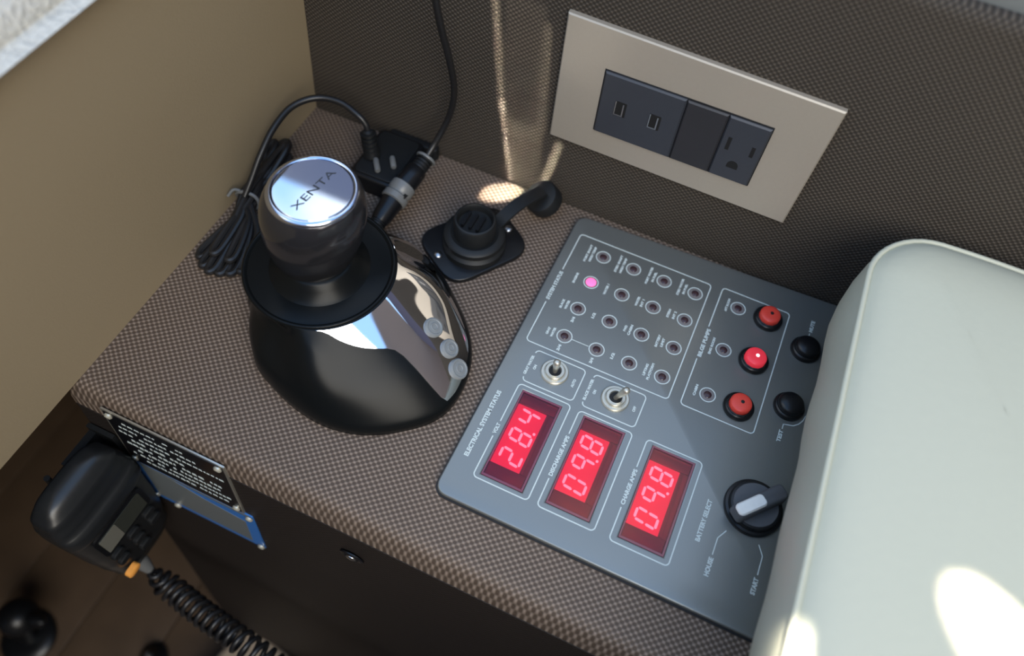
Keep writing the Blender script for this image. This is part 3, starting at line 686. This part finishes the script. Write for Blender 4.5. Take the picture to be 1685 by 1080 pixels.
BN = thing('cord_bundle', (14, -95, 0), 'folded black cord bundle tied with a twist tie along the beige wall', 'cord')
rb2 = random.Random(11)
bot = [(8.5,-137.5),(13.5,-142),(19,-144),(24.5,-142.5),(29.5,-140),(34,-136),(16,-134),(26,-134)]
topx = [(3.8,-48),(6.5,-44),(9.8,-46),(12.5,-50),(8,-55),(14.5,-53),(11,-47),(5.5,-52)]
for i, ((bx, by), (tx, ty)) in enumerate(zip(bot, topx)):
    zb = 2.2 + (4.2 if i > 5 else rb2.uniform(0, 1.2)); zt = 6 + (i % 4)*3.1; a = i/8*6.283
    ox, oz = 4.6*math.cos(a), 4.2*math.sin(a)
    c = (12.2+ox, -93, 8.2+oz); c2 = (12.2-ox*.6, -93, 8.2-oz*.6)
    P = [c, (bx-1+(c[0]-bx)*.4, by+26, zb+2.5), (bx-2.0, by+6, zb), (bx, by, zb), (bx+2.4, by+5, zb), (bx+2.2+(c2[0]-bx)*.4, by+27, zb+2), c2, ((c2[0]+tx)/2+1, -72, (c2[2]+zt)/2), (tx+2.2, ty-6, zt), (tx, ty, zt+.6), (max(2.9, tx-1.8), ty-7, zt), ((c[0]+tx)/2, -73, (c[2]+zt)/2+1)]
    P = [(max(2.3+.065*z, x), y, max(2.1, z)) for x, y, z in P]
    s = [Vector(p) for p in P]; cl2 = []
    for k in range(len(s)):
        p0, p1, p2, p3 = s[k-1], s[k], s[(k+1) % len(s)], s[(k+2) % len(s)]
        for j in range(5):
            u = j/5; cl2.append(.5*(2*p1+(p2-p0)*u+(2*p0-5*p1+4*p2-p3)*u*u+(3*p1-p0-3*p2+p3)*u**3))
    obj('cord_loop', MB().tube(cl2, 2.0, 9, closed=True), 'cord', BN)
m = MB(); m.tube([(12.2+7.6*math.cos(a*math.pi/12), -93+.8*math.sin(a*math.pi/6), 8.3+6.2*math.sin(a*math.pi/12)) for a in range(24)], 1.1, 8, closed=True)
m.tube(smoothpts([(8,-93,14),(5,-95,15),(3.4,-99,12.5)], 4), .9, 8); obj('twist_tie', m, 'conn_grey', BN, label='grey twist tie')

# ================================================================== handheld radio microphone
HX = thing('radio_handset', (15, -270, -80), 'black radio handset with a small screen, hanging before the console front', 'radio')
def yz_loop(w0, w1, z0, z1, yc, r, k=6):
    """outline in (y,z): wide at the top, narrower at the bottom"""
    P = [(yc-w0/2, z0), (yc+w0/2, z0), (yc+w1/2, z0+(z1-z0)*.45), (yc+w1/2, z1), (yc-w1/2, z1), (yc-w1/2, z0+(z1-z0)*.45)]
    R = [r*.7, r*.7, r*.8, r, r, r*.8]; o = []
    for i in range(6):
        a, b, c = Vector(P[i-1]), Vector(P[i]), Vector(P[(i+1) % 6]); u = (a-b).normalized(); v_ = (c-b).normalized()
        for q_ in range(k+1):
            t_ = q_/k; p = (b+u*R[i])*(1-t_)**2+b*2*t_*(1-t_)+(b+v_*R[i])*t_**2; o.append((p.x, p.y))
    return o
def lerp_tab(T, z):
    if z <= T[0][0]: return T[0][1:]
    for p, q in zip(T, T[1:]):
        if z <= q[0]:
            u = (z-p[0])/(q[0]-p[0]); u = u*u*(3-2*u); return tuple(a+(c-a)*u for a, c in zip(p[1:], q[1:]))
    return T[-1][1:]
# height z: half width, front x, back x
PROF = [(-148,14,17,8),(-143,19,21,6),(-130,22.5,24,4),(-108,25,25.5,3),(-90,26.5,25.8,2),(-66,27.5,26,2),(-57,28,31.5,2),(-51,28,30.5,2),(-46,27.5,26.5,2),(-38,25.5,24,3),(-31,20,20,5),(-28,9,14,8)]
rings = []
for k in range(66):
    z = -148+120*k/65; w, xf, xb = lerp_tab(PROF, z); ring = []
    for i in range(48):
        a = 2*math.pi*i/48; ca, sa = math.cos(a), math.sin(a)
        X = (abs(ca)**.45)*(1 if ca > 0 else -1); Y = (abs(sa)**.6)*(1 if sa > 0 else -1)
        ring.append(((xf+xb)/2+X*(xf-xb)/2, -269.5+Y*w, z))
    rings.append(ring)
obj('case', MB().stack(rings), 'handset', HX, angle=60)
def facep(y0, z0, y1, z1, xx, th_, r): return MB().stack([[(x, y, z) for y, z in rrect(y0, z0, y1, z1, r, 3)] for x in (xx, xx+th_)])
obj('screen_bezel', facep(-289,-91,-251,-68,25.6,1.4,3), 'black', HX)
scn = obj('screen', facep(-286.5,-88.5,-254,-71,26.8,.6,1), 'screen_dk', HX, label='dark screen with one paler block')
obj('screen_block', facep(-286.3,-88.2,-274,-71.4,27.3,.3,.6), 'screen', scn, label='paler grey block')
for j in range(3):
    for i in range(3):
        y = -284+i*13.5; z = -98-j*10.5
        if (i, j) == (0, 2): continue
        if j == 2 and i == 2: continue
        obj('key', MB().stack([[(x, yy, zz) for yy, zz in inset(rrect(y-4.3, z-3, y+4.3, z+3, 2.4, 3), d)] for x, d in ((25.4,0),(27.4,0),(28.0,.7))]), 'black_soft', HX)
obj('key', MB().stack([[(x, yy, zz) for yy, zz in inset(rrect(-291,-130.5,-281.5,-124.5,2.6,4), d)] for x, d in ((24.6,0),(27.6,0),(28.2,.8))]), 'orange', HX, label='orange distress key')
obj('cord_boot', barrel([(6.5,0),(5.6,.3),(4.6,.7),(3.2,1)], (13,-277,-138), (20,-279.5,-160)), 'conn_grey', HX, label='grey cord boot')
cp = smoothpts([(20,-279.5,-158),(27,-281.5,-172),(40,-283.5,-176),(61,-287,-172),(85,-290,-168),(110,-293,-168),(142,-297,-176),(190,-297,-175),(240,-300,-210)], 10)
# arc-length helix around the path
acc = [0]
for a, b in zip(cp, cp[1:]): acc.append(acc[-1]+(b-a).length)
hel = []; tot = acc[-1]; N = int(tot/6.2*14)
k = 0
for i in range(N):
    s = tot*i/(N-1)
    while k < len(acc)-2 and acc[k+1] < s: k += 1
    u = (s-acc[k])/(acc[k+1]-acc[k]); p = cp[k].lerp(cp[k+1], u); d = (cp[k+1]-cp[k]).normalized()
    sd = d.cross(Vector((0,0,1))).normalized(); up = sd.cross(d); a = s/6.2*2*math.pi; rr = 7.4*min(1, s/18)*(1 if s < tot else 1)
    hel.append(p+sd*math.cos(a)*rr+up*math.sin(a)*rr)
obj('coiled_cord', MB().tube(hel, 1.75, 7), 'cord', HX, angle=80)
HB = thing('handset_hanger', (3, -240, -60), 'black hanger bracket on the console front holding the radio handset', 'bracket')
obj('bracket', MB().box(-5.5,-262,-75,-1,-238.2,-45).box(-5.5,-239.6,-80,12,-237.0,-40), 'black_soft', HB, smooth=False)
obj('hook', MB().tube(smoothpts([(-4,-262,-60),(-8,-268,-60),(-10.4,-271,-58),(-9.8,-271,-50)], 4), 1.8, 8), 'black_soft', HB)

# ================================================================== things low in the footwell
LV = thing('foot_lever', (-190, -355, -500), 'black stubby lever with a flared head on the dark floor planks, lower left', 'lever')
obj('base', MB().lathe([(26,0),(26,5),(22,8),(14,9)], (-196,-362,-500), 32), 'black', LV)
obj('stem', barrel([(10,0),(9,.5),(12,1)], (-196,-362,-492), (-193,-352,-452)), 'black', LV)
obj('head', barrel([(12,0),(17,.15),(18,.6),(13,.85),(6,1)], (-193,-352,-453), (-184,-346,-430)), 'black', LV)
obj('grip', barrel([(4,0),(6,.3),(6.5,.8),(3,1)], (-186,-347,-440), (-160,-343,-436)), 'black', LV)
L2 = thing('floor_fitting', (-70, -322, -500), 'small black fitting with a pale highlight tip on the dark floor', 'fitting')
obj('base', MB().lathe([(14,0),(14,6),(10,9),(6,16),(5,20)], (-72,-326,-500), 24), 'black', L2)
obj('tip', MB().lathe([(4,0),(4,3),(2,5)], (-72,-326,-480), 16), 'metal', L2, label='pale tip standing for a highlight')  # pale tip stands in for a highlight on the black fitting
CC = thing('cream_cushion', (-10, -310, -500), 'cream cushion corner standing on the dark floor under the coiled cord', 'cushion')
m = MB(); lp = qround([(-30,-420),(90,-420),(80,-275),(8,-255)], 22)
m.stack([[(x, y, z) for x, y in inset(lp, d)] for z, d in ((-500,3),(-496,0),(-452,0),(-443,3),(-439,9))]); obj('cover', m, 'cream', CC)

# ================================================================== pale seat cushion on the right
ST = thing('seat_cushion', (470, -250, 4), 'large pale vinyl seat cushion with piped edge covering the right of the panel', 'cushion')
def seat_loop(d, k=10):
    o = []
    x0, x1, y0, y1 = 338.2+d, 640-d, -520+d, -16.5-d; r = max(6, 30-d*.6)
    base = rrect(x0, y0, x1, y1, r, k)
    # densify the straight sides
    out_ = []
    for i in range(len(base)):
        a, b = Vector(base[i]), Vector(base[(i+1) % len(base)]); n_ = max(1, int((b-a).length/12))
        for j in range(n_): p = a.lerp(b, j/n_); out_.append([p.x, p.y])
    for p in out_:
        if p[0] < 420: p[0] += .02*(-28-p[1])*max(0, 1-(p[0]-338)/80)
        if p[1] > -120: p[1] -= max(0, (p[0]-440))*.05 + (0.0012*(p[0]-400)**2 if p[0] < 400 else 0)
    return out_
lay = [(.05+4.1,22),(9,17),(18,10.5),(30,5),(44,1.2),(58,-1.6),(70,-2.4),(80,-1.6),(87,-.4),(89,.6),(90,1.6),(91.6,3.4),(93.2,6.5),(94.6,11),(95.8,18),(96.8,28),(97.8,46),(98.6,70),(99.2,100),(99.6,130)]
rings = []
for z, d in lay:
    L_ = seat_loop(d if d < 60 else 60); n0 = len(L_)
    rings.append((z, d, L_))
ref = seat_loop(0); cxm, cym = 489, -268
def seat_ring(z, d):
    o = []
    for i, p in enumerate(ref):
        q_ = ins[i]; t_ = d
        x = p[0]+q_[0]*t_; y = p[1]+q_[1]*t_
        w = 1.0
        wob = 0
        if d < 8 and z < 88: wob = .5*math.sin(p[1]*.12+z*.05)*(1 if z > 20 else 0) + .9*noise.noise(Vector((p[0]*.02, p[1]*.035, z*.03)))
        zz = z + (.8*noise.noise(Vector((x*.012, y*.012, 3.1))) if z > 96 else 0)
        o.append((x-q_[0]*wob, y-q_[1]*wob, zz))
    return o
ins = []
n_ = len(ref)
for i in range(n_):
    a, b, c = Vector(ref[i-2]), Vector(ref[i]), Vector(ref[(i+2) % n_]); e_ = (c-a).normalized(); ins.append((-e_.y, e_.x))
m = MB(); m.stack([seat_ring(z, d) for z, d in lay if d <= 30] + [[(cxm+(p[0]-cxm)*(1-(d-28)/200*1.2), cym+(p[1]-cym)*(1-(d-28)/200*1.2), z+.8*noise.noise(Vector((p[0]*.012, p[1]*.012, 3.1)))) for p in seat_ring(100, 28)] for z, d in lay if d > 30])
obj('cover', m, 'seat', ST, angle=75)
pp = [Vector(p) for p in seat_ring(89.6, .2)]
obj('piping', MB().tube(pp, 1.35, 8, closed=True), 'seat', ST, angle=80)

# every top-level mesh that is not setting carries its own label; done.
